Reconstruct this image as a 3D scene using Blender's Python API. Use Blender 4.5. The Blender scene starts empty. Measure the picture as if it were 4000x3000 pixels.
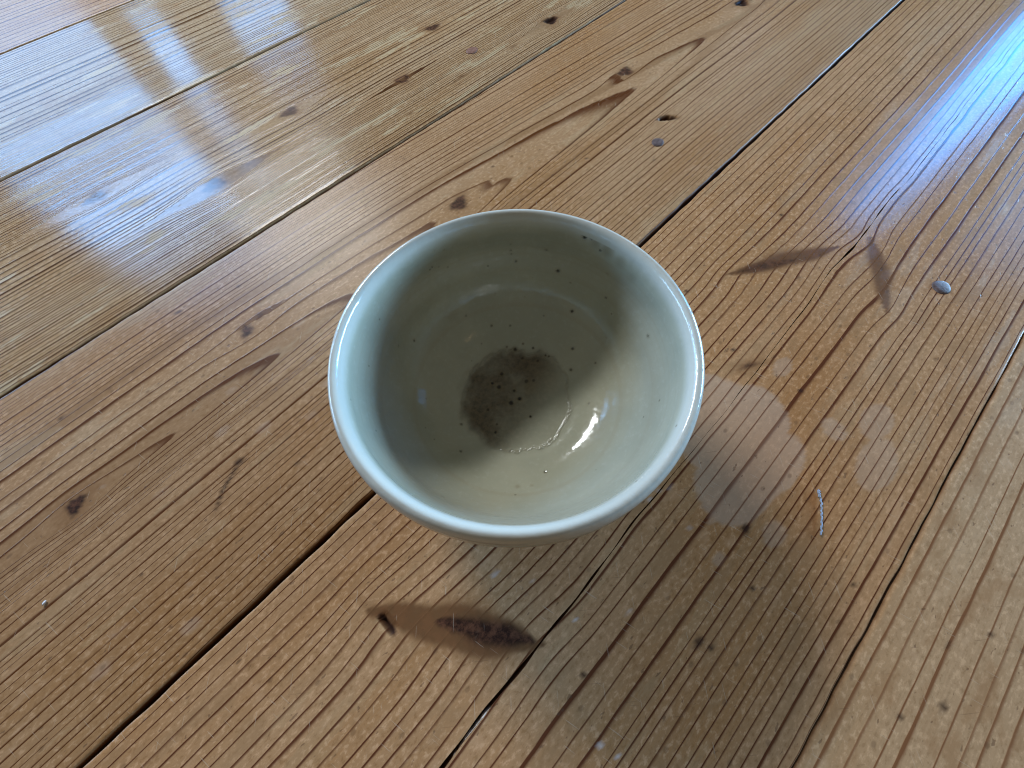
import bpy, math, random
import numpy as np
from mathutils import Matrix, Vector

scene = bpy.context.scene
COL = scene.collection
rad = math.radians

# ------------------------------------------------------------------ camera
CAM = Vector((-0.00187, -0.06974, 0.18575))          # above the near rim of the bowl
PITCH, ROLL = rad(65.554), rad(-4.860)
fw = Vector((0, math.cos(PITCH), -math.sin(PITCH)))
rt0 = Vector((1, 0, 0)); up0 = rt0.cross(fw)
rt = math.cos(ROLL)*rt0 + math.sin(ROLL)*up0
up = -math.sin(ROLL)*rt0 + math.cos(ROLL)*up0
cd = bpy.data.cameras.new('camera'); cam = bpy.data.objects.new('camera', cd); COL.objects.link(cam)
M = Matrix((rt, up, -fw)).transposed().to_4x4(); M.translation = CAM
cam.matrix_world = M
cd.sensor_width = 36; cd.lens = 36*1511.6/4000
cd.clip_start = 0.005; cd.clip_end = 50
cd.dof.use_dof = True; cd.dof.focus_distance = 0.30; cd.dof.aperture_fstop = 34
scene.camera = cam

# ------------------------------------------------------------------ light of the room
scene.view_settings.view_transform = 'Standard'; scene.view_settings.look = 'None'
scene.view_settings.exposure = 0.08; scene.view_settings.gamma = 1
scene.cycles.max_bounces = 8; scene.cycles.diffuse_bounces = 4; scene.cycles.glossy_bounces = 4
scene.cycles.filter_width = 1.0; scene.cycles.caustics_reflective = False; scene.cycles.caustics_refractive = False
w = bpy.data.worlds.new('World'); scene.world = w; w.use_nodes = True
w.node_tree.nodes['Background'].inputs[0].default_value = (1.0, 0.91, 0.78, 1)
w.node_tree.nodes['Background'].inputs[1].default_value = 0.145

H = CAM.z
def window_pane(az0, az1, el0, el1, D, power, color):
    """a rectangular pane of a room window, seen from the mirrored eye between these bearings and heights"""
    a = rad((az0+az1)/2); half = rad((az1-az0)/2)
    d = Vector((math.sin(a), math.cos(a), 0))
    z0 = D*math.tan(rad(el0)) - H; z1 = D*math.tan(rad(el1)) - H
    L = bpy.data.lights.new('window_pane', 'AREA'); L.shape = 'RECTANGLE'
    L.size = 2*D*math.tan(half); L.size_y = z1-z0
    L.energy = power*L.size*L.size_y*math.pi; L.color = color
    o = bpy.data.objects.new('window_pane', L); COL.objects.link(o)
    o.location = Vector((CAM.x, CAM.y, (z0+z1)/2)) + d*D
    # local -Z faces into the room
    o.rotation_euler = (-d).to_track_quat('-Z', 'Y').to_euler()
    return o
BLUE = (0.20, 0.50, 1.0); SKY = (0.03, 0.34, 1.0); PALE = (0.90, 0.95, 0.98); HAZE = (0.34, 0.63, 1.0)
# the big window ahead to the left: panes between its bars
window_pane(-52, -36.8, 13, 25.6, 1.3, 5.5, BLUE)
window_pane(-52, -36.8, 26.2, 33.5, 1.3, 46.0, BLUE)
window_pane(-33.8, -31.3, 18.5, 33, 1.3, 13.0, BLUE)
window_pane(-26, -20, 18, 24, 1.3, 9.0, BLUE)
# low garden windows at both sides
window_pane(-86, -56, 8, 17, 2.5, 18.0, HAZE)
window_pane(58, 86, 8, 17, 2.5, 82.0, HAZE)
# the slit of a far door to the right
window_pane(49.9, 54.2, 17, 33, .90, 26.0, SKY)
window_pane(61.5, 68, 20, 30, 2.2, 5.0, SKY)
# a small far window straight on
window_pane(28.6, 32, 23.6, 28.5, 2.5, 9.0, (0.8, 0.88, 1.0))
def soft_light(name, loc, aim, sx, sy, radiance, color):
    L = bpy.data.lights.new(name, 'AREA'); L.shape = 'RECTANGLE'; L.size = sx; L.size_y = sy
    L.energy = radiance*sx*sy*math.pi; L.color = color
    o = bpy.data.objects.new(name, L); COL.objects.link(o); o.location = loc
    o.rotation_euler = (Vector(aim)-Vector(loc)).to_track_quat('-Z', 'Y').to_euler()
# the small hard light from the upper left that throws the rim's shadow into the bowl
EA = rad(-31)
soft_light('reading_lamp', (1.5*math.sin(EA), 1.5*math.cos(EA), 1.067), (0, 0, .03), .50, .130, 112, PALE)
# a warm lamp behind the photographer's right shoulder
wl = bpy.data.lights.new('room_lamp', 'AREA'); wl.shape = 'DISK'; wl.size = 0.07; wl.energy = 0.2; wl.color = (1.0, 0.62, 0.3)
wo = bpy.data.objects.new('room_lamp', wl); COL.objects.link(wo)
wo.location = (1.0, -0.75, 1.75); wo.rotation_euler = (-Vector((1.0, -0.75, 1.75))).to_track_quat('-Z', 'Y').to_euler()

# ------------------------------------------------------------------ helpers
def link(o, parent=None):
    COL.objects.link(o)
    if parent: o.parent = parent
    return o
def thing(o, label, cat, group=None):
    o['label'] = label; o['category'] = cat
    if group: o['group'] = group
    return o
def grid_mesh(name, P, attrs=None, wrap=False, smooth=True):
    """P: (rows, cols, 3) array of points -> quad mesh"""
    r, c, _ = P.shape
    me = bpy.data.meshes.new(name)
    idx = np.arange(r*c).reshape(r, c)
    if wrap: idx = np.concatenate([idx, idx[:, :1]], 1)
    q = np.stack([idx[:-1, :-1], idx[:-1, 1:], idx[1:, 1:], idx[1:, :-1]], -1).reshape(-1, 4)
    me.vertices.add(r*c); me.vertices.foreach_set('co', P.reshape(-1).astype(np.float32))
    me.loops.add(q.size); me.loops.foreach_set('vertex_index', q.reshape(-1).astype(np.int32))
    me.polygons.add(len(q)); me.polygons.foreach_set('loop_start', np.arange(0, q.size, 4, dtype=np.int32))
    me.polygons.foreach_set('loop_total', np.full(len(q), 4, np.int32))
    me.polygons.foreach_set('use_smooth', np.full(len(q), smooth))
    me.update(calc_edges=True)
    for k, v in (attrs or {}).items():
        a = me.attributes.new(k, 'FLOAT', 'POINT'); a.data.foreach_set('value', np.ascontiguousarray(v, np.float32).reshape(-1))
    me.validate()
    return me
class NT:
    """small node-tree writer"""
    def __init__(s, name):
        s.m = bpy.data.materials.new(name); s.m.use_nodes = True
        s.t = s.m.node_tree; s.b = s.t.nodes['Principled BSDF']
    def n(s, typ, ins=None, **kw):
        x = s.t.nodes.new(typ)
        for k, v in kw.items(): setattr(x, k, v)
        for k, v in (ins or {}).items(): s.set(x.inputs[k], v)
        return x
    def set(s, sock, v):
        if isinstance(v, bpy.types.NodeSocket): s.t.links.new(v, sock)
        else:
            if isinstance(v, (tuple, list)) and len(v) == 3 and sock.type == 'RGBA': v = (*v, 1)
            sock.default_value = v
    def math(s, op, a, b=0.0, c=0.0, clamp=False):
        x = s.n('ShaderNodeMath', {0: a, 1: b, 2: c}, operation=op, use_clamp=clamp); return x.outputs[0]
    def step(s, v, lo, hi, a=0.0, b=1.0):
        x = s.n('ShaderNodeMapRange', {0: v, 1: lo, 2: hi, 3: a, 4: b}, interpolation_type='SMOOTHSTEP'); return x.outputs[0]
    def mix(s, f, a, b, mode='MIX'):
        x = s.n('ShaderNodeMix', data_type='RGBA', blend_type=mode); s.set(x.inputs[0], f); s.set(x.inputs[6], a); s.set(x.inputs[7], b); return x.outputs[2]
    def attr(s, k): return s.n('ShaderNodeAttribute', attribute_name=k).outputs['Fac']
    def vscale(s, v, sc, off=(0, 0, 0)): return s.n('ShaderNodeMapping', {'Vector': v, 'Scale': sc, 'Location': off}).outputs[0]
    def noise(s, v, scale, detail=3, rough=.5): return s.n('ShaderNodeTexNoise', {'Vector': v, 'Scale': scale, 'Detail': detail, 'Roughness': rough}).outputs['Fac']
    def out(s, color, rough, normal=None, **kw):
        s.set(s.b.inputs['Base Color'], color); s.set(s.b.inputs['Roughness'], rough)
        if normal is not None: s.set(s.b.inputs['Normal'], normal)
        for k, v in kw.items(): s.set(s.b.inputs[k], v)
        return s.m
    def bump(s, h, dist, strength=1.0, normal=None):
        d = {'Height': h, 'Distance': dist, 'Strength': strength}
        if normal is not None: d['Normal'] = normal
        return s.n('ShaderNodeBump', d).outputs[0]

# ------------------------------------------------------------------ the floor
PSI = 0.7215037                         # the boards run along this bearing
floor = link(bpy.data.objects.new('floor', None)); floor.rotation_euler = (0, 0, PSI); floor['kind'] = 'structure'

def wood(name, early, early2, late, strength, wear=0.0, relief=1.0, width=0.35, seed=0.0, rough=0.0, spec=.08):
    t = NT(name)
    co = t.n('ShaderNodeTexCoord').outputs['Object']
    co = t.vscale(co, (1, 1, 1), (seed*.37, seed*.71, 0))
    # growth rings
    wob = t.noise(t.vscale(co, (22, 160, 1)), 1.0, 3, .6)
    ph = t.math('ADD', t.attr('ring'), t.math('MULTIPLY', t.math('SUBTRACT', wob, .5), .22))
    fr = t.math('FRACT', ph); ix = t.math('FLOOR', ph)
    rnd = t.n('ShaderNodeTexWhiteNoise', {'W': t.math('ADD', ix, seed)}, noise_dimensions='1D').outputs['Value']
    rnd2 = t.n('ShaderNodeTexWhiteNoise', {'W': t.math('ADD', ix, seed+91.7)}, noise_dimensions='1D').outputs['Value']
    wdt = t.math('MULTIPLY_ADD', rnd, width*1.2, width*.5)
    lo = t.math('SUBTRACT', .93, wdt)
    rise = t.step(fr, lo, .93); fall = t.step(fr, .945, 1.0, 1.0, 0.0)
    lateband = t.math('MULTIPLY', t.math('POWER', rise, 1.5), fall)
    along = t.noise(t.vscale(co, (14, 90, 1)), 1.0, 2)
    lstr = t.math('MULTIPLY', lateband, t.math('MULTIPLY', t.math('MULTIPLY_ADD', rnd2, .55, .75), t.math('MULTIPLY_ADD', along, .6, .75)))
    # ground colours
    big = t.noise(t.vscale(co, (5, 22, 1)), 1.0, 3)
    c = t.mix(t.step(big, .35, .68), early, early2)
    fib = t.noise(t.vscale(co, (70, 1300, 1)), 1.0, 2)
    c = t.mix(t.step(fib, .25, .75, .0, .55), c, tuple(v*.80 for v in early))
    fl = t.noise(t.vscale(co, (330, 520, 1)), 1.0, 3, .65)
    c = t.mix(t.step(fl, .50, .68, 0, .75), c, tuple(min(1, v*1.25+.02) for v in early))
    c = t.mix(t.step(fl, .32, .46, .50, 0), c, tuple(v*.66 for v in early2))
    blo = t.noise(t.vscale(co, (48, 95, 1), (4.4, 1.9, 0)), 1.0, 4, .6)
    c = t.mix(t.step(blo, .50, .66, 0, .55), c, (.330, .175, .078))
    c = t.mix(t.step(blo, .30, .42, .45, 0), c, tuple(min(1, v*1.12+.03) for v in early))
    c = t.mix(t.math('MULTIPLY', t.attr('amber'), .72), c, t.mix(fl, (.215, .100, .036), (.300, .155, .066)))
    c = t.mix(t.math('MULTIPLY', lstr, strength, clamp=True), c, late)
    # patches where the varnish is worn to pale wood
    wn = t.noise(t.vscale(co, (11, 55, 1), (3.1, 7.7, 0)), 1.0, 6, .68)
    wr = t.math('MULTIPLY', t.step(wn, .565, .60), wear)
    wr = t.math('MULTIPLY', wr, t.math('SUBTRACT', 1.0, t.math('MULTIPLY', lateband, .8)))
    c = t.mix(t.math('MULTIPLY', wr, .55), c, (.50, .37, .20))
    # pale dried patch and the darker, more orange wood round it
    c = t.mix(t.math('MULTIPLY', t.attr('patch_surround'), .35), c, t.mix(1.0, c, (.82, .62, .42), 'MULTIPLY'))
    c = t.mix(t.math('MULTIPLY', t.attr('pale'), .50), c, t.mix(lateband, (.46, .31, .21), (.26, .13, .075)))
    # branches cut lengthwise: streaked brown
    bst = t.noise(t.vscale(co, (150, 150, 1), (2, 1, 0)), 1.0, 4, .65)
    c = t.mix(t.math('MULTIPLY', t.attr('branch'), t.step(bst, .15, .6, .75, 1.0), clamp=True), c, t.mix(t.step(bst, .35, .65), (.030, .010, .006), (.125, .044, .019)))
    # knots
    kn = t.attr('knot'); ha = t.attr('halo')
    c = t.mix(t.math('MULTIPLY', ha, .65), c, (.215, .098, .038))
    kno = t.noise(t.vscale(co, (260, 260, 1)), 1.0, 4, .7)
    kc = t.mix(t.step(kno, .38, .66), (.024, .011, .008), (.115, .046, .024))
    c = t.mix(t.math('MULTIPLY', kn, t.step(kno, .1, .5, .8, 1.0), clamp=True), c, kc)
    # small dents, dirt specks and scratches
    vo = t.n('ShaderNodeTexVoronoi', {'Vector': t.vscale(co, (75, 110, 1)), 'Scale': 1.0, 'Randomness': 1.0}, voronoi_dimensions='2D')
    gate = t.n('ShaderNodeSeparateColor', {0: vo.outputs['Color']}).outputs[0]
    spk = t.math('MULTIPLY', t.step(vo.outputs['Distance'], .05, .13, 1, 0), t.math('GREATER_THAN', gate, .86))
    c = t.mix(t.math('MULTIPLY', spk, .32), c, (.07, .035, .02))
    dn = t.noise(t.vscale(co, (190, 420, 1), (1.3, 2.2, 0)), 1.0, 2, .6)
    dent = t.step(dn, .665, .72)
    c = t.mix(t.math('MULTIPLY', dent, .5), c, (.10, .052, .03))
    c = t.mix(t.attr('dirt'), c, (.035, .017, .012))
    for an, sd in ((.7, 0), (2.3, 5), (1.35, 9)):
        rot = t.n('ShaderNodeMapping', {'Vector': co, 'Rotation': (0, 0, an), 'Scale': (1, 1, 1), 'Location': (sd, sd*.3, 0)}).outputs[0]
        st = t.noise(t.vscale(rot, (70, 1500, 1)), 1.0, 1)
        c = t.mix(t.step(st, .735, .76, 0, .30), c, (.60, .47, .34) if sd else (.13, .07, .04))
    c = t.mix(t.attr('bleach'), c, (.60, .52, .47))
    # the sides of the boards are stained dark with old dirt
    c = t.mix(t.attr('edge'), c, (.085, .034, .014))
    # relief and gloss
    h = t.math('MULTIPLY', lateband, .55)
    h = t.math('ADD', h, t.math('MULTIPLY', fib, .16)); h = t.math('ADD', h, t.math('MULTIPLY', fl, .12))
    h = t.math('SUBTRACT', h, t.math('MULTIPLY', dent, .35)); h = t.math('SUBTRACT', h, t.math('MULTIPLY', spk, .12))
    h = t.math('SUBTRACT', h, t.math('MULTIPLY', wr, .25))
    nb = t.bump(h, .00009*relief, 1.0)
    wav = t.noise(t.vscale(co, (9, 34, 1), (5, 5, 0)), 1.0, 2)
    nb = t.bump(wav, .00015, 1.0, nb)
    rg = t.math('MULTIPLY_ADD', wn, .20, .06)
    rg = t.math('ADD', rg, t.math('MULTIPLY', wr, .22)); rg = t.math('SUBTRACT', rg, t.math('MULTIPLY', lateband, .05))
    rg = t.math('ADD', rg, t.math('MULTIPLY', t.attr('edge'), .7)); rg = t.math('MAXIMUM', t.math('ADD', rg, rough), .10)
    t.set(t.b.inputs['Specular IOR Level'], spec)
    return t.out(c, rg, nb)

rng = np.random.default_rng(7)
def smooth_noise(s, n, ks, kn, amp, seed, terms=7):
    g = np.random.default_rng(seed); z = 0
    for _ in range(terms):
        a, b, p = g.uniform(.3, 1)*ks*g.choice([-1, 1]), g.uniform(.2, 1)*kn*g.choice([-1, 1]), g.uniform(0, 6.28)
        z = z + np.sin(a*s + b*n + p)
    return amp*z/math.sqrt(terms)
def ring_positions(knots, seed, jitter=.35):
    """positions of the growth rings across a board: list of (place, mean spacing)"""
    g = np.random.default_rng(seed); xs = [k[0] for k in knots]; sp = [k[1] for k in knots]
    x = xs[0]; out = [x]
    while x < xs[-1]:
        x += float(np.interp(x, xs, sp))*math.exp(g.normal(0, jitter)); out.append(x)
    return np.array(out)
def sstep(a, b, x):
    t = np.clip((x-a)/(b-a), 0, 1); return t*t*(3-2*t)

S_FINE = (-0.30, 0.66)
S_ROWS = np.concatenate([np.linspace(-1.6, -.32, 24), np.arange(S_FINE[0], S_FINE[1], .002), np.linspace(.69, 2.4, 30)])

def board(n0, n1, material, rings, knots=(), seed=1, crack=None, cup=0.0, warp=.0012, ringfn=None, marks=None, tilt=0.0):
    """one floorboard between the joints n0 < n1 with real thickness, worn edges, knots and holes"""
    T = .022
    e = np.array([0, .0003, .0008, .0016, .0028, .0045])
    inner = np.arange(n0+.0060, n1-.0060, .001)
    top = np.concatenate([n0+e, inner, n1-e[::-1]])
    if crack is not None:
        top = np.sort(np.concatenate([top[np.abs(top-crack['n']) > .0028], crack['n'] + np.array([-.0022, -.0012, -.0005, -.0004, -.0001, .0001, .0004, .0005, .0012, .0022])]))
    S, N = np.meshgrid(S_ROWS, top, indexing='ij')
    Z = np.zeros_like(S)
    N0 = N.copy()
    # the worn outline of both edges
    w0 = smooth_noise(S, 0, 60, 0, .00016, seed*3+1) + smooth_noise(S, 0, 400, 0, .00016, seed*3+2)
    w1 = smooth_noise(S, 0, 60, 0, .00016, seed*5+1) + smooth_noise(S, 0, 400, 0, .00016, seed*5+2)
    f0 = np.clip(1-(N-n0)/.006, 0, 1); f1 = np.clip(1-(n1-N)/.006, 0, 1)
    N = N + w0*f0 + w1*f1
    d = np.minimum(N0-n0, n1-N0)
    r = .0013
    Z -= np.where(d < r, r-np.sqrt(np.maximum(r*r-(r-d)**2, 0)), 0)*.8
    mid = (n0+n1)/2; u = (N0-mid)/((n1-n0)/2)
    Z += cup*(1-u*u) + tilt*u
    Z += smooth_noise(S, N0, 9, 30, .00010, seed+40)
    A = {k: np.zeros_like(S) for k in ('knot', 'halo', 'pale', 'patch_surround', 'dirt', 'edge', 'bleach', 'branch', 'amber')}
    NE = N0 + smooth_noise(S, N0, 7, 14, warp, seed+11) + smooth_noise(S, N0, 45, 60, warp*.12, seed+12)
    for k in knots:
        ks, kn_, hl, hw, ang = k['at'][0], k['at'][1], k['half'][0], k['half'][1], k.get('ang', 0)
        ca, sa = math.cos(ang), math.sin(ang)
        ds, dn = S-ks, N0-kn_
        x = ds*ca+dn*sa; y = -ds*sa+dn*ca
        irr = 1+.16*np.sin(3*np.arctan2(y/hw, x/hl)+ks*90)+.08*np.sin(7*np.arctan2(y/hw, x/hl)+kn_*200)
        q = np.sqrt((x/hl)**2+(y/hw)**2)/irr
        dk = k.get('dark', 1.0); soft = k.get('soft', .35)
        if k.get('spike') or k.get('spindle'):
            q = np.where(np.abs(x) < hl, np.abs(y)/(hw*np.maximum(1-(x/hl)**2, .02))/irr, 9.0)
        body = sstep(1+soft*.4, 1-soft, q)*dk
        if k.get('eye'):                                   # a paler heart inside a dark ring
            body = body*(1-k['eye']*sstep(.62, .35, q))
        kk = 'branch' if k.get('spike') else 'knot'
        A[kk] = np.maximum(A[kk], body)
        A['halo'] = np.maximum(A['halo'], sstep(k.get('reach', 2.4), .7, q)*k.get('halo', .8))
        push = k.get('push', 1.2)
        if k.get('spike'):                                 # rings drag along a branch cut lengthwise
            g = np.exp(-(y/(hw*2.3))**2)*sstep(hl*1.55, hl*.75, np.abs(x))
            NE = NE - k['spike']*g
        else:
            rr = (hw*push)**2*np.exp(-(ds/(3.2*hl))**2)
            rel = NE-kn_
            rel2 = np.sign(rel)*np.sqrt(np.maximum(rel*rel-rr, 0))
            fade = sstep(hw*9, hw*2, np.abs(rel))
            NE = kn_ + rel2*fade + rel*(1-fade)
        if k.get('hole'):
            Z -= sstep(.95, .45, q)*k['hole']
            A['dirt'] = np.maximum(A['dirt'], sstep(1.0, .6, q))
    if marks:
        marks(S, N0, A)
    A['ring'] = ringfn(S, NE) if ringfn else np.interp(NE, rings, np.arange(len(rings)))
    if crack is not None:
        c = crack; k = np.abs(N0-c['n']) < .0013
        wav = np.interp(S, c['s'], c['off']) + smooth_noise(S, 0, 260, 0, .0002, 77) + smooth_noise(S, 0, 90, 0, .0003, 78)
        fade = np.clip(1-np.abs(N0-c['n'])/.012, 0, 1)
        N = N + wav*fade
        wid = np.interp(S, c['s'], c['w'])*np.clip(.75+smooth_noise(S, 0, 320, 0, .35, 79), .15, 1.6)
        off = N0-c['n']
        for o0, sgn in ((-.0005, -1), (-.0004, -1), (.0004, 1), (.0005, 1)):
            j = np.abs(off-o0) < 1e-6
            N = np.where(j, c['n']+wav+sgn*(wid*.5+(1e-5 if abs(o0) > .00045 else 0)), N)
        j = (np.abs(off) < .00012)
        N = np.where(j, c['n']+wav+np.sign(off)*wid*.3, N)
        Z = np.where(j & (wid > .00012), Z-np.minimum(.006, wid*7), Z)
        A['edge'] = np.where(j, .95, A['edge'])
        lips = (np.abs(np.abs(off)-.0004) < 2e-5)
        A['edge'] = np.where(lips, np.clip(wid/.0012, .25, .8), A['edge'])
    # add the two sides
    P = np.stack([S, N, Z], -1)
    lo = P[:, :1].copy(); lo[..., 2] = -T; hi = P[:, -1:].copy(); hi[..., 2] = -T
    lm = P[:, :1].copy(); lm[..., 2] -= .004; hm = P[:, -1:].copy(); hm[..., 2] -= .004
    P = np.concatenate([lo, lm, P, hm, hi], 1)
    for k in A: A[k] = np.concatenate([A[k][:, :1], A[k][:, :1], A[k], A[k][:, -1:], A[k][:, -1:]], 1)
    A['edge'][:, :1] = 1; A['edge'][:, -1:] = 1
    A['edge'][:, 1] = .75; A['edge'][:, -2] = .75
    A['edge'][:, 2] = .55; A['edge'][:, -3] = .55; A['edge'][:, 3] = np.maximum(A['edge'][:, 3], .3); A['edge'][:, -4] = np.maximum(A['edge'][:, -4], .3)
    me = grid_mesh('floorboard', P[:, ::-1], {k: v[:, ::-1] for k, v in A.items()})
    me.materials.append(material)
    o = link(bpy.data.objects.new('floorboard', me), floor)
    return o

# joints, lowest to highest
J = [-.5420, -.3540, -.1660, .0205, .2108, .4040, .5985, .7910, .9840]
G = [.0024, .0024, .0008, .0021, .0016, .0026, .0018, .0024, .0024]     # width of each joint
def span(i): return J[i]+G[i]/2, J[i+1]-G[i+1]/2

wood_a = wood('pine_tan', (.455, .243, .112), (.380, .176, .064), (.110, .034, .014), 1.0, wear=.18, relief=1.0, width=.20, seed=3, rough=.03)
wood_b = wood('pine_pale', (.480, .292, .152), (.430, .240, .110), (.215, .090, .038), .90, wear=.12, relief=.8, width=.20, seed=11, rough=.08)
wood_c = wood('pine_flat_sawn', (.405, .225, .106), (.340, .160, .056), (.105, .034, .011), 1.0, wear=.25, relief=.9, width=.24, seed=5, rough=.16)
wood_d = wood('pine_fine_grain', (.405, .246, .124), (.340, .180, .072), (.070, .025, .009), 1.0, wear=.9, relief=1.7, width=.46, seed=8, rough=.03, spec=.05)
wood_e = wood('pine_yellow', (.400, .264, .148), (.340, .205, .098), (.090, .038, .014), 1.0, wear=.8, relief=1.6, width=.42, seed=14)

mm = .001
def K(s, n, hl, hw=None, ang=0, **kw): return dict(at=(s*mm, n*mm), half=(hl*mm, (hw or hl)*mm), ang=rad(ang), **kw)

# board under the bowl's near side: heart cut, a long drying crack and two pairs of spike knots
def marks_heart(S, N, A):
    def blob(s, n, rs, rn): return sstep(1.06, .97, np.sqrt(((S-s*mm)/(rs*mm))**2+((N-n*mm)/(rn*mm))**2)+smooth_noise(S, N, 90, 110, .13, 5)+smooth_noise(S, N, 330, 330, .05, 6))
    for b in ((62, -72, 27, 19), (78, -88, 18, 16), (58, -98, 24, 17), (66, -108, 17, 10), (40, -96, 16, 14), (46, -60, 30, 16)):
        A['pale'] = np.maximum(A['pale'], blob(*b))
    for b in ((112, -84, 7, 4), (36, -122, 6, 4), (98, -118, 5, 6), (10, -110, 3, 2), (22, -99, 2, 2), (116, -131, 10, 6), (95, -140, 14, 7)):
        A['pale'] = np.maximum(A['pale'], .7*blob(*b))
    A['patch_surround'] = np.maximum(A['patch_surround'], sstep(1.3, .55, np.sqrt(((S-.085)/.085)**2+((N+.082)/.050)**2)))
    g = np.random.default_rng(4)
    for s, n, rs in ((28, -112, 2.2), (-22, -121, 2.0), (-20, -125, 1.6), (10, -126, 1), (106, -97, 1.2), (-15, -150, 1), (40, -155, .9), (104, -60, 1.2), (171, -62, 1), (120, -20, .9), (210, -30, 1), (-62, -95, 1.1)):
        A['dirt'] = np.maximum(A['dirt'], .85*sstep(1.2, .5, np.sqrt(((S-s*mm)/(rs*mm*1.3))**2+((N-n*mm)/(rs*mm))**2)+smooth_noise(S, N, 900, 900, .25, int(s+300))))
    for i in range(14):
        s, n, r = g.uniform(-.13, .03), g.uniform(-.14, -.02), g.uniform(.5, 1.5)*mm
        A['bleach'] = np.maximum(A['bleach'], g.uniform(.25, .7)*sstep(1.15, .6, np.hypot((S-s)/r, (N-n)/(r*.8))))
    # a dark cross mark in the grain at the edge of the shade
    A['halo'] = np.maximum(A['halo'], .0)
rings_heart = ring_positions([(-.175, 3.7*mm), (-.13, 4.3*mm), (-.10, 5.6*mm), (-.04, 5.4*mm), (0, 4.6*mm), (.03, 3.6*mm)], 21, .22)
crack = dict(n=-.0758, s=[-.6, -.2, -.12, -.085, -.07, -.04, -.02, .0, .03, .06, .10, .15, .19, .215, .25, .30, .42, .60, .9],
             off=[0, -.0005, -.0006, -.0006, -.0004, 0, .0004, .0006, .0004, .0002, 0, .0012, .0030, .0010, .0024, .001, .003, .003, .003],
             w=[.0022, .0024, .0022, .0020, .0012, .0014, .0004, .0012, .0003, .0002, .0005, .0006, .0006, .0012, .0007, .0004, .0004, .0003, 0])
b_heart = board(*span(2), wood_a, rings_heart, [
    K(-87, -47, 38, 8.6, -55, spike=.0032, dark=1.0, soft=.25, halo=.9, reach=1.7),
    K(-79, -57, 22, 5.2, -55, spindle=1, dark=1.0, soft=.6, halo=.3, reach=1.5, push=.1),
    K(-106, -26, 6.0, 1.2, -86, hole=.003, dark=1, soft=.25, halo=.7, reach=4, push=.2),
    K(178, -50, 38, 5.6, -31, spike=.0026, dark=.95, soft=.45, halo=.7, reach=1.8),
    K(167, -44, 19, 3.8, -33, spindle=1, dark=.60, soft=.8, halo=.2, reach=1.5, push=.1),
    K(205, -94, 29, 5.2, 32, spike=-.0026, dark=.85, soft=.45, halo=.7, reach=1.8),
    K(101, -71, 6, 1.6, -30, dark=.8, soft=.8, halo=.8, reach=3, push=.3)],
    seed=2, crack=crack, cup=.0004, warp=.0009, marks=marks_heart)

# lowest board, at the right edge: wide plain rings
rings_low = ring_positions([(-.36, 5.5*mm), (-.16, 6.2*mm)], 33, .25)
def marks_low(S, N, A):
    for s, n, r in ((10, -186, 1.2), (24, -196, 1.6), (45, -190, 1), (-8, -205, 1.3), (60, -200, 1), (-20, -190, 1)):
        A['dirt'] = np.maximum(A['dirt'], .8*sstep(1.2, .5, np.hypot((S-s*mm)/(r*mm*1.4), (N-n*mm)/(r*mm))))
b_low = board(*span(1), wood_b, rings_low, [K(430, -250, 7, 5)], seed=3, cup=.0003, marks=marks_low)
b_lower = board(*span(0), wood_a, ring_positions([(-.56, 4*mm), (-.34, 4*mm)], 34), [K(140, -430, 7, 6), K(420, -470, 7, 5)], seed=4)

# flat sawn board behind the bowl: pointed arches along its middle
AX = .119
tips = np.array([0, .006, .0125, .0185, .0277, .0330, .0435, .0480, .0533])
up_pos = np.concatenate([tips, ring_positions([(.0533+.0035, 3.0*mm), (.12, 3.2*mm)], 41, .35)])
dn_pos = np.concatenate([tips, .0533+np.cumsum(np.exp(np.random.default_rng(42).normal(0, .38, 60))*np.interp(np.arange(60), [0, 8, 30], [13*mm, 10*mm, 8.0*mm]))])
def rings_arch(S, NE):
    h = .0795*np.clip(S+.25, 0, 2) + .004*np.sin(S*9)
    ax = AX + .004*np.sin(S*7+1)
    du = np.where(NE > ax, NE-ax, (ax-NE)*2.9)
    q = np.sqrt(du*du+h*h)
    qu = np.interp(q, up_pos, np.arange(len(up_pos))); qd = np.interp(q, dn_pos, np.arange(len(dn_pos)))
    return np.where(NE > ax, qu, qd)
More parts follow.
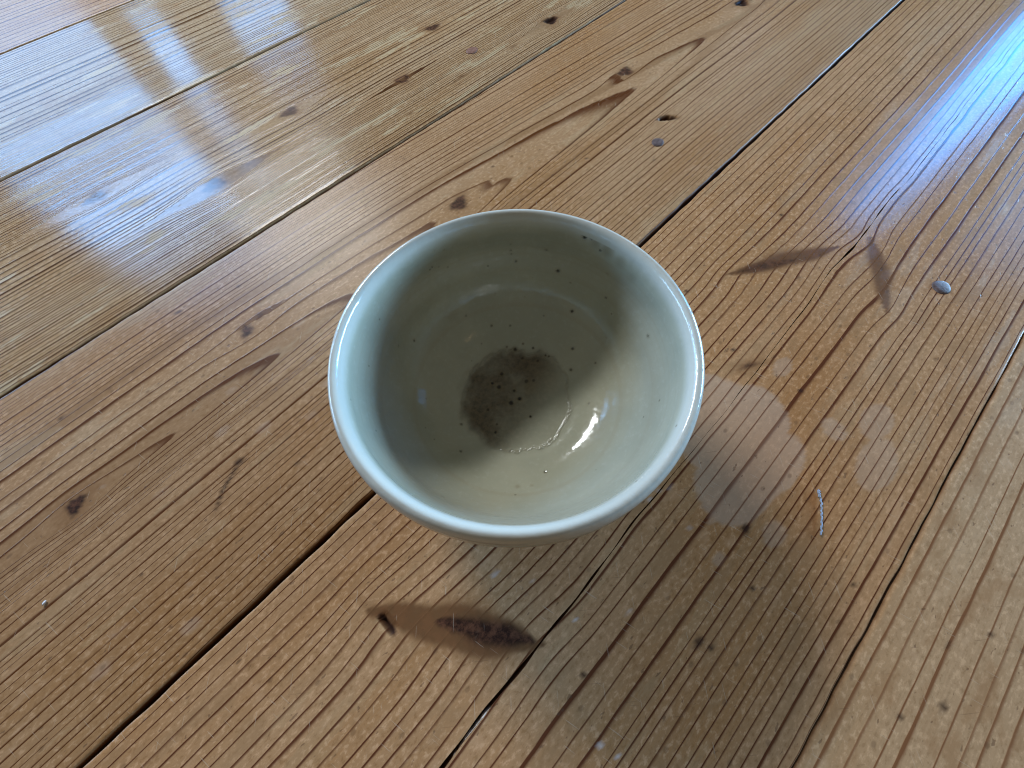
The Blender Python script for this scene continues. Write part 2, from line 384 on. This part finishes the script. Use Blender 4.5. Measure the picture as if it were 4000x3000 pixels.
def marks_arch(S, N, A):
    # a wide strip of dark summer wood
    line = np.interp(S, [-.4, -.2, -.1, 0, .1, .24, .40, .6], [.166, .168, .173, .165, .159, .138, .114, .10])
    A['amber'] = np.maximum(A['amber'], sstep(.0042, .0026, np.abs(N-line+smooth_noise(S, 0, 30, 0, .0006, 3))))
    hi = np.interp(S, [-.4, -.214, -.118, -.06, -.035, -.019], [.126, .128, .134, .131, .124, .1185]); lo_ = np.interp(S, [-.4, -.218, -.109, -.057, -.035, -.019], [.114, .111, .110, .114, .1165, .118])
    A['amber'] = np.maximum(A['amber'], .75*sstep(-.0008, .0008, hi-N)*sstep(-.0008, .0008, N-lo_)*sstep(-.016, -.020, S))
    A['amber'] = np.maximum(A['amber'], .7*sstep(.004, .0015, np.abs(N-np.interp(S, [-.1, .1, .25, .37, .5], [.1035, .104, .0995, .109, .115]))))
    # a thin dark bruise
    cs = np.interp(S, [-.137, -.128, -.115], [.066, .074, .081])
    A['dirt'] = np.maximum(A['dirt'], .75*sstep(.0016, .0005, np.abs(N-cs))*sstep(-.137, -.132, S)*sstep(-.111, -.115, S))
    A['dirt'] = np.maximum(A['dirt'], .8*sstep(1.2, .4, np.hypot((S+.115)/.0035, (N-.081)/.0022)))
    for s, n, r in ((-95, 59, 1.6), (-170, 172, 1.4), (60, 45, 1), (120, 140, .9), (200, 60, 1.1), (170, 96, .9), (-40, 96, 1.0), (-60, 180, 1), (-95, 190, 1.2)):
        A['dirt'] = np.maximum(A['dirt'], .7*sstep(1.2, .4, np.hypot((S-s*mm)/(r*mm*1.5), (N-n*mm)/(r*mm))+smooth_noise(S, N, 900, 900, .25, int(s+400))))
    g = np.random.default_rng(14)
    for i in range(22):
        s, n, r = g.uniform(-.2, .02), g.uniform(.03, .13), g.uniform(.8, 2.6)*mm
        A['pale'] = np.maximum(A['pale'], g.uniform(.3, .8)*sstep(1.15, .7, np.hypot((S-s)/(r*1.8), (N-n)/r)+smooth_noise(S, N, 500, 500, .15, i)))
b_arch = board(*span(3), wood_c, None, [
    K(79, 131, 7.5, 5.2, 20, dark=.92, soft=.3, halo=.7, reach=2.0),
    K(272, 140, 7.0, 5.5, 0, dark=.95, soft=.25, halo=.6, reach=1.9),
    K(-73, 147, 5.2, 3.6, 60, dark=.9, soft=.5, halo=.35, reach=2.4),
    K(-62, 151, 3.5, 2.5, 60, dark=.5, soft=.6, halo=.2),
    K(-181, 120, 5.2, 4.0, 30, dark=1, soft=.3, halo=.85, reach=3.4),
    K(244, 80, 7.5, 2.6, -42, dark=1, soft=.25, halo=.7, reach=2.2, hole=.006),
    K(426, 126, 7, 5.5, 0, dark=1, soft=.3, halo=.9, reach=2.5, hole=.002)],
    seed=5, warp=.0014, cup=.0003, ringfn=rings_arch, marks=marks_arch)

# fine grained board, its middle worn through the varnish
rings_fine = ring_positions([(.20, 2.2*mm), (.266, 2.2*mm), (.28, 4.2*mm), (.315, 4.6*mm), (.328, 2.6*mm), (.41, 2.4*mm)], 51, .25)
b_fine = board(*span(4), wood_d, rings_fine, [
    K(145, 273, 6.5, 5.0, 0, dark=1, soft=.3, halo=.8, reach=2.4, eye=.75, push=.5),
    K(215, 315, 8.5, 4.6, -10, dark=.95, soft=.4, halo=.6, reach=2.2, push=.5),
    K(293, 240, 7.5, 5.5, 0, dark=1, soft=.3, halo=.8, reach=2.4, eye=.5, hole=.002),
    K(57, 308, 8, 5.5, 0, dark=.75, soft=.3, halo=.4), K(-26, 276, 8.5, 7, 0, dark=.65, soft=.3, halo=.4), K(-91, 329, 9, 6, 0, dark=.6, soft=.3, halo=.4),
    K(180, 238, 3, 1.4, 0, dark=.5, soft=.8, halo=.7), K(240, 236, 5, 1.6, 0, dark=.45, soft=.8, halo=.7), K(120, 232, 3, 1.5, 0, dark=.4, soft=.8, halo=.6)],
    seed=6, warp=.0012, cup=.0004)
rings_y = ring_positions([(.39, 2.4*mm), (.44, 2.8*mm), (.47, 9*mm), (.52, 10*mm), (.545, 4*mm), (.61, 3.5*mm)], 61, .3)
b_yellow = board(*span(5), wood_e, rings_y, [K(330, 500, 9, 6, 0), K(560, 470, 8, 5)], seed=7, cup=.0003)
b_far = board(*span(6), wood_c, ring_positions([(.58, 7*mm), (.80, 8*mm)], 71), [K(120, 690, 9, 7), K(400, 720, 9, 7)], seed=8)
b_farther = board(*span(7), wood_d, ring_positions([(.78, 4*mm), (1.0, 4*mm)], 72), [K(200, 880, 9, 7)], seed=9)

# dark ground seen through the joints
t = NT('dusty_dark_wood'); cc = t.n('ShaderNodeTexCoord').outputs['Object']
m_sub = t.out(t.mix(t.step(t.noise(cc, 300, 4), .4, .7), (.012, .008, .006), (.05, .032, .022)), .9)
me = grid_mesh('subfloor', np.array([[[-1.6, -.56, -.0125], [-1.6, 1.0, -.0125]], [[2.4, -.56, -.0125], [2.4, 1.0, -.0125]]])[:, ::-1])
me.materials.append(m_sub); link(bpy.data.objects.new('subfloor', me), floor)

# pale filler pressed into the wide part of the crack
ss = np.arange(-.30, -.088, .0015)
wv = np.interp(ss, crack['s'], crack['off']); g = np.random.default_rng(3)
wd = np.interp(ss, crack['s'], crack['w'])
n_a = crack['n']+wv-wd*.50-.0002; n_b = n_a + wd*.62*np.clip(.7+.5*np.sin(ss*170)+g.normal(0, .15, len(ss)), .1, 1.2)
P = np.stack([np.stack([ss, n_a, np.full_like(ss, -.0030)], -1), np.stack([ss, n_a, np.full_like(ss, .00010)], -1), np.stack([ss, (n_a+n_b)/2, np.full_like(ss, -.0001)+g.normal(0, .00006, len(ss))], -1), np.stack([ss, n_b, np.full_like(ss, -.0007)], -1), np.stack([ss, n_b, np.full_like(ss, -.0040)], -1)], 1)
t = NT('grey_filler'); cc = t.n('ShaderNodeTexCoord').outputs['Object']
m_fill = t.out(t.mix(t.step(t.noise(cc, 420, 4), .38, .66), (.42, .38, .35), (.68, .64, .61)), .8)
me = grid_mesh('crack_filler', P[:, ::-1]); me.materials.append(m_fill); o = link(bpy.data.objects.new('crack_filler', me), b_heart)

# nail heads
def nail_metal(name, c0, c1, rough):
    t = NT(name); cc = t.n('ShaderNodeTexCoord').outputs['Object']
    nz = t.noise(cc, 420, 4, .6)
    return t.out(t.mix(t.step(nz, .35, .65), c0, c1), t.math('MULTIPLY_ADD', nz, .3, rough), t.bump(nz, .0003, .5), Metallic=0.0, **{'Specular IOR Level': .25})
m_nail = nail_metal('worn_nail_steel', (.075, .046, .037), (.150, .102, .088), .42)
m_nail_brown = nail_metal('rusty_nail', (.15, .060, .032), (.24, .11, .07), .45)
def nail(s, n, a, b, board_, m, proud, tip=0.0):
    prof = [(0, .55), (.45, .50), (.75, .30), (.92, .0), (1.0, -.6), (1.0, -2.5)]
    th = np.linspace(0, 2*math.pi, 33)[:-1]
    P = np.array([[[r*a*math.cos(x)*(1+.03*math.sin(3*x+s*99)), r*b*math.sin(x)*(1+.04*math.sin(2*x+n*70)), proud*z+tip*r*math.cos(x)] for x in th] for r, z in prof])
    me = grid_mesh('nail', P[::-1][:, :], wrap=True); me.materials.append(m)
    o = link(bpy.data.objects.new('nail', me), board_); o.location = (s, n, .0008)
    return o
nail(.218, -.1228, .0050, .0046, b_heart, m_nail, .0008, .0002)
nail(.2168, .0690, .0046, .0040, b_arch, m_nail, .0003)
nail(.2120, .2592, .0056, .0044, b_fine, m_nail_brown, .0002)

# ------------------------------------------------------------------ the bowl
bowl = link(bpy.data.objects.new('bowl', None))
thing(bowl, 'pale grey-green glazed ceramic bowl, brown speckles inside, standing on the floorboards', 'bowl')
def spline(pts, n):
    """Catmull-Rom through profile points (r, z), resampled evenly"""
    p = np.array(pts, float); p = np.vstack([2*p[0]-p[1], p, 2*p[-1]-p[-2]])
    out = []
    for i in range(1, len(p)-2):
        for t_ in np.linspace(0, 1, 40, endpoint=False):
            a, b, c, d = p[i-1], p[i], p[i+1], p[i+2]
            out.append(.5*((2*b)+(-a+c)*t_+(2*a-5*b+4*c-d)*t_**2+(-a+3*b-3*c+d)*t_**3))
    out.append(p[-2]); out = np.array(out)
    L = np.concatenate([[0], np.cumsum(np.hypot(*np.diff(out, axis=0).T))]); x = np.linspace(0, L[-1], n)
    return np.stack([np.interp(x, L, out[:, 0]), np.interp(x, L, out[:, 1])], -1)
# one closed profile: foot, outer wall, lip, inner wall, well
outer = [(27.5, 4.0), (31, 5.6), (38, 9.0), (47, 15.5), (55.5, 25), (61.5, 36), (65.0, 47), (66.6, 56), (66.4, 62)]
lip = [(66.4, 62), (65.9, 65.2), (64.9, 67.3), (63.5, 68.0), (62.2, 67.4), (61.3, 65.8), (60.7, 63.2)]
inner = [(60.7, 63.2), (59.7, 56), (57.6, 46), (53.4, 35), (46.5, 25.5), (37, 18.6), (29, 15.7), (26.2, 14.9), (22, 14.25), (12, 13.9), (0.05, 13.9)]
full = outer[:-1]+lip[:-1]+inner
prof = spline(full, 520)*mm
i_lip0 = int(np.argmin(np.hypot(prof[:, 0]-.0664, prof[:, 1]-.062)))
ins = np.arange(len(prof)) > np.argmax(prof[:, 1])
i_lip1 = int(np.where(ins & (prof[:, 1] < .0632))[0][0])
SEG = 640
th = np.linspace(0, 2*math.pi, SEG+1)[:-1]
R, TH = np.meshgrid(prof[:, 0], th, indexing='ij'); Zp = np.repeat(prof[:, 1:2], SEG, 1)
# throwing rings inside and the slight lean of a hand-thrown pot
inside = (np.arange(len(prof)) > i_lip1)[:, None]
gr = np.where(inside, -.00030*np.sin(Zp/.0031+TH*.16*0+np.sin(TH+.5)*.9)*sstep(.016, .024, Zp)*sstep(.064, .058, Zp), .0)
R2 = R + gr + np.where(R > .02, .00030*np.sin(2*TH+.4)+.00012*np.sin(5*TH+1), 0)*sstep(.01, .06, Zp)
Zw = Zp + .0005*np.sin(TH-2.3)*sstep(.02, .068, Zp) + .00012*np.sin(4*TH)*sstep(.05, .068, Zp)
X, Y = R2*np.cos(TH), R2*np.sin(TH)
P = np.stack([X, Y, Zw], -1)
spot = np.zeros_like(X); tan = np.zeros_like(X); smear = np.zeros_like(X)
SPOTS = [(0.03344, 0.05049, 0.06217, 0.00103, 1.0, 0.0), (0.03594, 0.0488, 0.06246, 0.0006, 0.6, 0.0), (0.03962, 0.04527, 0.05931, 0.00061, 0.7, 0.0), (0.01844, 0.0556, 0.0506, 0.00074, 0.7, 0.0), (0.00285, 0.05897, 0.05275, 0.00046, 0.4, 0.0), (0.00268, 0.0583, 0.04959, 0.00065, 0.6, 0.0), (0.00289, 0.05794, 0.0478, 0.00047, 0.5, 0.0), (0.00467, 0.05679, 0.04429, 0.00067, 0.5, 0.0), (-0.02629, 0.05399, 0.05848, 0.00053, 0.6, 0.0), (-0.03009, 0.05233, 0.06054, 0.00053, 0.4, 0.0), (-0.03237, 0.04949, 0.05323, 0.00045, 0.5, 0.0), (0.02383, 0.05084, 0.04215, 0.00095, 0.8, 0.0), (0.04302, 0.03974, 0.05051, 0.00063, 0.6, 0.0), (-0.0062, 0.04991, 0.0307, 0.0006, 0.7, 0.0), (0.04353, 0.03454, 0.04068, 0.00056, 0.7, 0.0), (0.02999, 0.03767, 0.02773, 0.00088, 1.0, 0.0), (0.03333, 0.03754, 0.03057, 0.00058, 0.5, 0.0), (-0.0216, 0.04161, 0.02601, 0.0006, 0.4, 0.0), (-0.04479, 0.02573, 0.03254, 0.00066, 1.0, 0.0), (-0.05033, 0.02063, 0.03756, 0.00055, 0.5, 0.0), (0.02923, 0.02224, 0.01847, 0.00079, 0.8, 0.0), (0.02718, 0.01209, 0.01597, 0.00079, 0.7, 0.0), (-0.00648, 0.01404, 0.014, 0.00099, 1.0, 0.0), (-0.0114, 0.00939, 0.01399, 0.00079, 1.0, 0.0), (-0.00826, 0.0071, 0.01388, 0.00108, 1.0, 0.0), (0.00119, 0.00011, 0.01387, 0.00097, 1.0, 0.0), (-0.00303, -0.0017, 0.01388, 0.00125, 1.0, 0.0), (-0.00114, 0.00453, 0.0139, 0.00078, 0.9, 0.0), (0.00524, 0.00896, 0.01389, 0.00108, 0.8, 0.0), (0.00875, 0.00899, 0.0139, 0.00089, 0.6, 0.0), (-0.01429, -0.00415, 0.01399, 0.00077, 0.8, 0.0), (0.00543, -0.00936, 0.01386, 0.00067, 1.0, 0.0), (-0.01134, -0.01562, 0.01414, 0.00075, 1.0, 0.0), (-0.01049, -0.01175, 0.01401, 0.00057, 0.7, 0.0), (-0.02686, -0.02421, 0.01828, 0.00063, 0.7, 0.0), (-0.02675, -0.01084, 0.01565, 0.00075, 0.6, 0.0), (0.0045, 0.02163, 0.01424, 0.00081, 0.7, 0.0), (0.0118, 0.01935, 0.01435, 0.0008, 0.7, 0.0), (0.00121, 0.02656, 0.01499, 0.00101, 0.9, 0.0), (0.00539, 0.02891, 0.01584, 0.00061, 0.7, 0.0), (-0.00285, 0.0281, 0.01547, 0.00061, 0.5, 0.0), (0.01023, 0.0262, 0.01544, 0.00071, 0.8, 0.0), (0.01594, 0.02161, 0.01507, 0.0006, 0.8, 0.0), (0.01753, 0.02089, 0.01518, 0.0006, 0.7, 0.0), (0.03831, 0.01216, 0.02088, 0.00058, 0.6, 0.0), (0.03274, -0.00665, 0.01729, 0.00066, 0.4, 0.0), (0.00909, -0.0365, 0.01902, 0.0007, 0.7, 0.0), (-0.03035, -0.04603, 0.03952, 0.00069, 0.4, 0.0), (0.0561, 0.01067, 0.04464, 0.00077, 0.5, 0.0), (-0.03237, -0.05511, 0.06598, 0.0004, 0.4, 0.0), (0.01675, 0.03975, 0.02305, 0.0005, 0.5, 0.0), (0.04366, 0.02109, 0.02819, 0.00048, 0.4, 0.0), (0.04627, 0.01617, 0.02894, 0.00047, 0.4, 0.0), (-0.00024, 0.03804, 0.01933, 0.00061, 0.5, 0.0), (-0.00959, 0.0383, 0.02037, 0.00071, 0.6, 0.0), (-0.01536, 0.03013, 0.01745, 0.0005, 0.4, 0.0), (-0.04156, 0.00087, 0.0219, 0.00047, 0.4, 0.0), (0.04976, 0.02985, 0.04795, 0.00045, 0.4, 0.0), (0.02932, 0.04627, 0.03854, 0.00048, 0.4, 0.0), (-0.02615, 0.05215, 0.04943, 0.00046, 0.3, 0.0), (-0.02976, 0.05069, 0.05154, 0.00046, 0.3, 0.0), (-0.0032, -0.04196, 0.02229, 0.00093, 0.8, 1.0), (0.00266, -0.04199, 0.02228, 0.00077, 0.5, 1.0), (0.03782, 0.04728, 0.06203, 0.00228, 0.8, 1.0), (0.04198, 0.04346, 0.06108, 0.00244, 0.9, 1.0), (0.04682, 0.03781, 0.05948, 0.00226, 0.6, 1.0), (0.05083, 0.03153, 0.05676, 0.00209, 0.4, 1.0), (-0.0278, 0.04074, 0.02934, 0.00304, 0.3, 1.0), (0.00716, 0.00615, 0.01388, 0.00401, 0.5, 1.0), (0.01306, 0.01034, 0.01403, 0.00601, 0.4, 1.0)]
for x, y, z, r, v, kind in SPOTS:
    dd = np.sqrt((X-x)**2+(Y-y)**2+(Zw-z)**2)/r
    if kind == 1: tan = np.maximum(tan, np.where(inside, v*sstep(1.9, .2, dd), 0))
    else:
        spot = np.maximum(spot, np.where(inside, v*sstep(1.25, .45, dd+.15*np.sin(TH*400+Zp*9000)), 0))
        tan = np.maximum(tan, np.where(inside, .5*v*sstep(2.3, .8, dd), 0))
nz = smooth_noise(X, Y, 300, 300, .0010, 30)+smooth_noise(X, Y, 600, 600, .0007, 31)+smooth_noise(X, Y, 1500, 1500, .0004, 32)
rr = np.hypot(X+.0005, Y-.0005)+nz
well = np.where(inside & (Zp < .03), sstep(.0292, .0226, rr)*(.18+.82*sstep(-.014, .008, .6*Y-.8*X+.003)), 0)  # stain in the well; its upper-left half carries the rim's shade as colour
ring_st = np.where(inside & (Zp < .03), sstep(.0012, .0003, np.abs(rr-.0259)), 0)
rimthin = sstep(.0605, .0655, Zp)
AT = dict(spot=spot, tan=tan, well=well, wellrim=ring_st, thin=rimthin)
# normals of the whole surface, shared by the parts so that their seams do not show
dP = np.gradient(P, axis=0); dT = (np.roll(P, -1, 1)-np.roll(P, 1, 1))
NRM = np.cross(dT, dP); NRM /= np.linalg.norm(NRM, axis=-1, keepdims=True)+1e-12
t = NT('celadon_glaze')
co = t.n('ShaderNodeTexCoord').outputs['Object']
n1 = t.noise(co, 38, 4, .55); n2 = t.noise(co, 420, 4, .65)
c = t.mix(t.step(n1, .35, .68), (.375, .360, .268), (.335, .328, .245))
c = t.mix(t.step(n2, .50, .75, 0, .25), c, (.47, .455, .375))
sz = t.n('ShaderNodeSeparateXYZ', {0: co}).outputs['Z']
band = t.noise(t.n('ShaderNodeCombineXYZ', {'Z': t.math('MULTIPLY', sz, 1.0)}).outputs[0], 330, 2)
c = t.mix(t.step(band, .48, .70, 0, .38), c, (.32, .285, .195))
c = t.mix(t.math('MULTIPLY', t.attr('thin'), .60), c, (.60, .575, .50))
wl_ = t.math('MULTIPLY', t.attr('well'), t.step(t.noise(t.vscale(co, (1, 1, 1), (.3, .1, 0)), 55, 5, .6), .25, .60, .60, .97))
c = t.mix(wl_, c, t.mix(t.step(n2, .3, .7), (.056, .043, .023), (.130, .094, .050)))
c = t.mix(t.math('MULTIPLY', t.attr('wellrim'), .15), c, (.16, .12, .07))
vv = t.n('ShaderNodeTexVoronoi', {'Vector': co, 'Scale': 240.0})
gate = t.n('ShaderNodeSeparateColor', {0: vv.outputs['Color']}).outputs[0]
tiny = t.math('MULTIPLY', t.step(vv.outputs['Distance'], .06, .18, 1, 0), t.math('GREATER_THAN', gate, .965))
c = t.mix(t.math('MULTIPLY', tiny, .55), c, (.10, .08, .045))
c = t.mix(t.math('MULTIPLY', t.attr('tan'), .55), c, (.17, .125, .055))
c = t.mix(t.attr('spot'), c, (.018, .012, .006))
h = t.math('ADD', t.math('MULTIPLY', t.noise(co, 130, 2), .8), t.math('MULTIPLY', n2, .12))
h = t.math('SUBTRACT', h, t.math('MULTIPLY', t.attr('spot'), .5))
h = t.math('ADD', h, t.math('MULTIPLY', t.attr('wellrim'), t.math('MULTIPLY_ADD', t.noise(co, 700, 3), 2.4, -.7)))
m_glaze = t.out(c, .14, t.bump(h, .00060, .6))
t.set(t.b.inputs['IOR'], 1.52)
def bowl_part(name, a, b):
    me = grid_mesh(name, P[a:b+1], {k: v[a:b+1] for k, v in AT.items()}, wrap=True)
    me.materials.append(m_glaze)
    me.normals_split_custom_set_from_vertices([tuple(v) for v in (-NRM if FLIP else NRM)[a:b+1].reshape(-1, 3)])
    return link(bpy.data.objects.new(name, me), bowl)
FLIP = NRM[5, 0] @ np.array([math.cos(th[0]), math.sin(th[0]), -.3]) < 0
if FLIP: P = P[:, ::-1]; NRM = NRM[:, ::-1]; AT = {k: v[:, ::-1] for k, v in AT.items()}
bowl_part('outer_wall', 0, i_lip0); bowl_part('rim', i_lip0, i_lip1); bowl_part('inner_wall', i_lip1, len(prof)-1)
# unglazed foot
t = NT('bare_stoneware'); co = t.n('ShaderNodeTexCoord').outputs['Object']
m_foot = t.out(t.mix(t.noise(co, 300, 4), (.26, .17, .10), (.38, .27, .17)), .85, t.bump(t.noise(co, 900, 3), .0004, .6))
fp = np.array([(20, 3.4), (22.5, 2.2), (23.2, .5), (24, 0.05), (26.5, 0.05), (27.4, .6), (27.8, 2.2), (27.5, 4.02)])*mm
P2 = np.stack([fp[:, :1]*np.cos(th[::8]), fp[:, :1]*np.sin(th[::8]), np.repeat(fp[:, 1:], len(th[::8]), 1)], -1)
me = grid_mesh('foot_ring', P2, wrap=True); me.materials.append(m_foot); fo = link(bpy.data.objects.new('foot_ring', me), bowl)
# lift onto the board's crown
bowl.location = (0, 0, .0006)

# ------------------------------------------------------------------ loose bits on the boards
def at_floor(s, n, z=0.0):
    return Vector((s*math.cos(PSI)-n*math.sin(PSI), s*math.sin(PSI)+n*math.cos(PSI), z))
def tube(pts, rad_, name, mat, seg=8):
    pts = [Vector(p) for p in pts]; rows = []
    for i, p in enumerate(pts):
        d = (pts[min(i+1, len(pts)-1)]-pts[max(i-1, 0)]).normalized(); a = d.cross(Vector((0, 0, 1))).normalized(); b = a.cross(d)
        r = rad_[i] if hasattr(rad_, '__len__') else rad_
        rows.append([tuple(p+a*r*math.cos(x)+b*r*math.sin(x)) for x in np.linspace(0, 2*math.pi, seg+1)[:-1]])
    me = grid_mesh(name, np.array(rows), wrap=True); me.materials.append(mat)
    return bpy.data.objects.new(name, me)
t = NT('blue_lint'); co = t.n('ShaderNodeTexCoord').outputs['Object']
m_lint = t.out(t.mix(t.noise(co, 900, 3), (.20, .27, .42), (.50, .58, .72)), .8)
base = at_floor(.0565, -.132, .0009)
ctrl = [at_floor(.0655, -.1262, .0011), at_floor(.0640, -.1275, .0010), at_floor(.0615, -.1298, .0010), at_floor(.0585, -.1312, .0010), at_floor(.0560, -.1326, .0010), at_floor(.0520, -.1345, .0010), at_floor(.0480, -.1362, .0010)]
pts = []
for i in range(len(ctrl)-1):
    for f in np.linspace(0, 1, 5, endpoint=False): pts.append(ctrl[i].lerp(ctrl[i+1], f)+Vector((.00025*math.sin(len(pts)*1.9), .0002*math.cos(len(pts)*2.7), 0))-base)
rads = [(.00055 if i < 7 else .00038)*(.7+.4*math.sin(i*1.3)**2) for i in range(len(pts))]
th_o = tube(pts, rads, 'thread', m_lint); link(th_o); th_o.location = base
thing(th_o, 'short pale blue thread lying on the board below the dried pale patch', 'thread')
t = NT('white_crumb'); m_crumb = t.out((.75, .76, .78), .5)
th2 = np.linspace(0, 2*math.pi, 13)[:-1]
Pc = np.array([[[.0011*r*math.cos(x)*(1+.15*math.sin(2*x)), .0007*r*math.sin(x), .0006*z] for x in th2] for r, z in ((.02, 1), (.6, .85), (1, .3), (.7, -.2))])
me = grid_mesh('crumb', Pc[::-1], wrap=True); me.materials.append(m_crumb); cr = link(bpy.data.objects.new('crumb', me))
cr.location = at_floor(-.206, .087, .0007); cr.rotation_euler = (0, 0, PSI+.3)
thing(cr, 'tiny white crumb lying on the board at the far left', 'crumb')
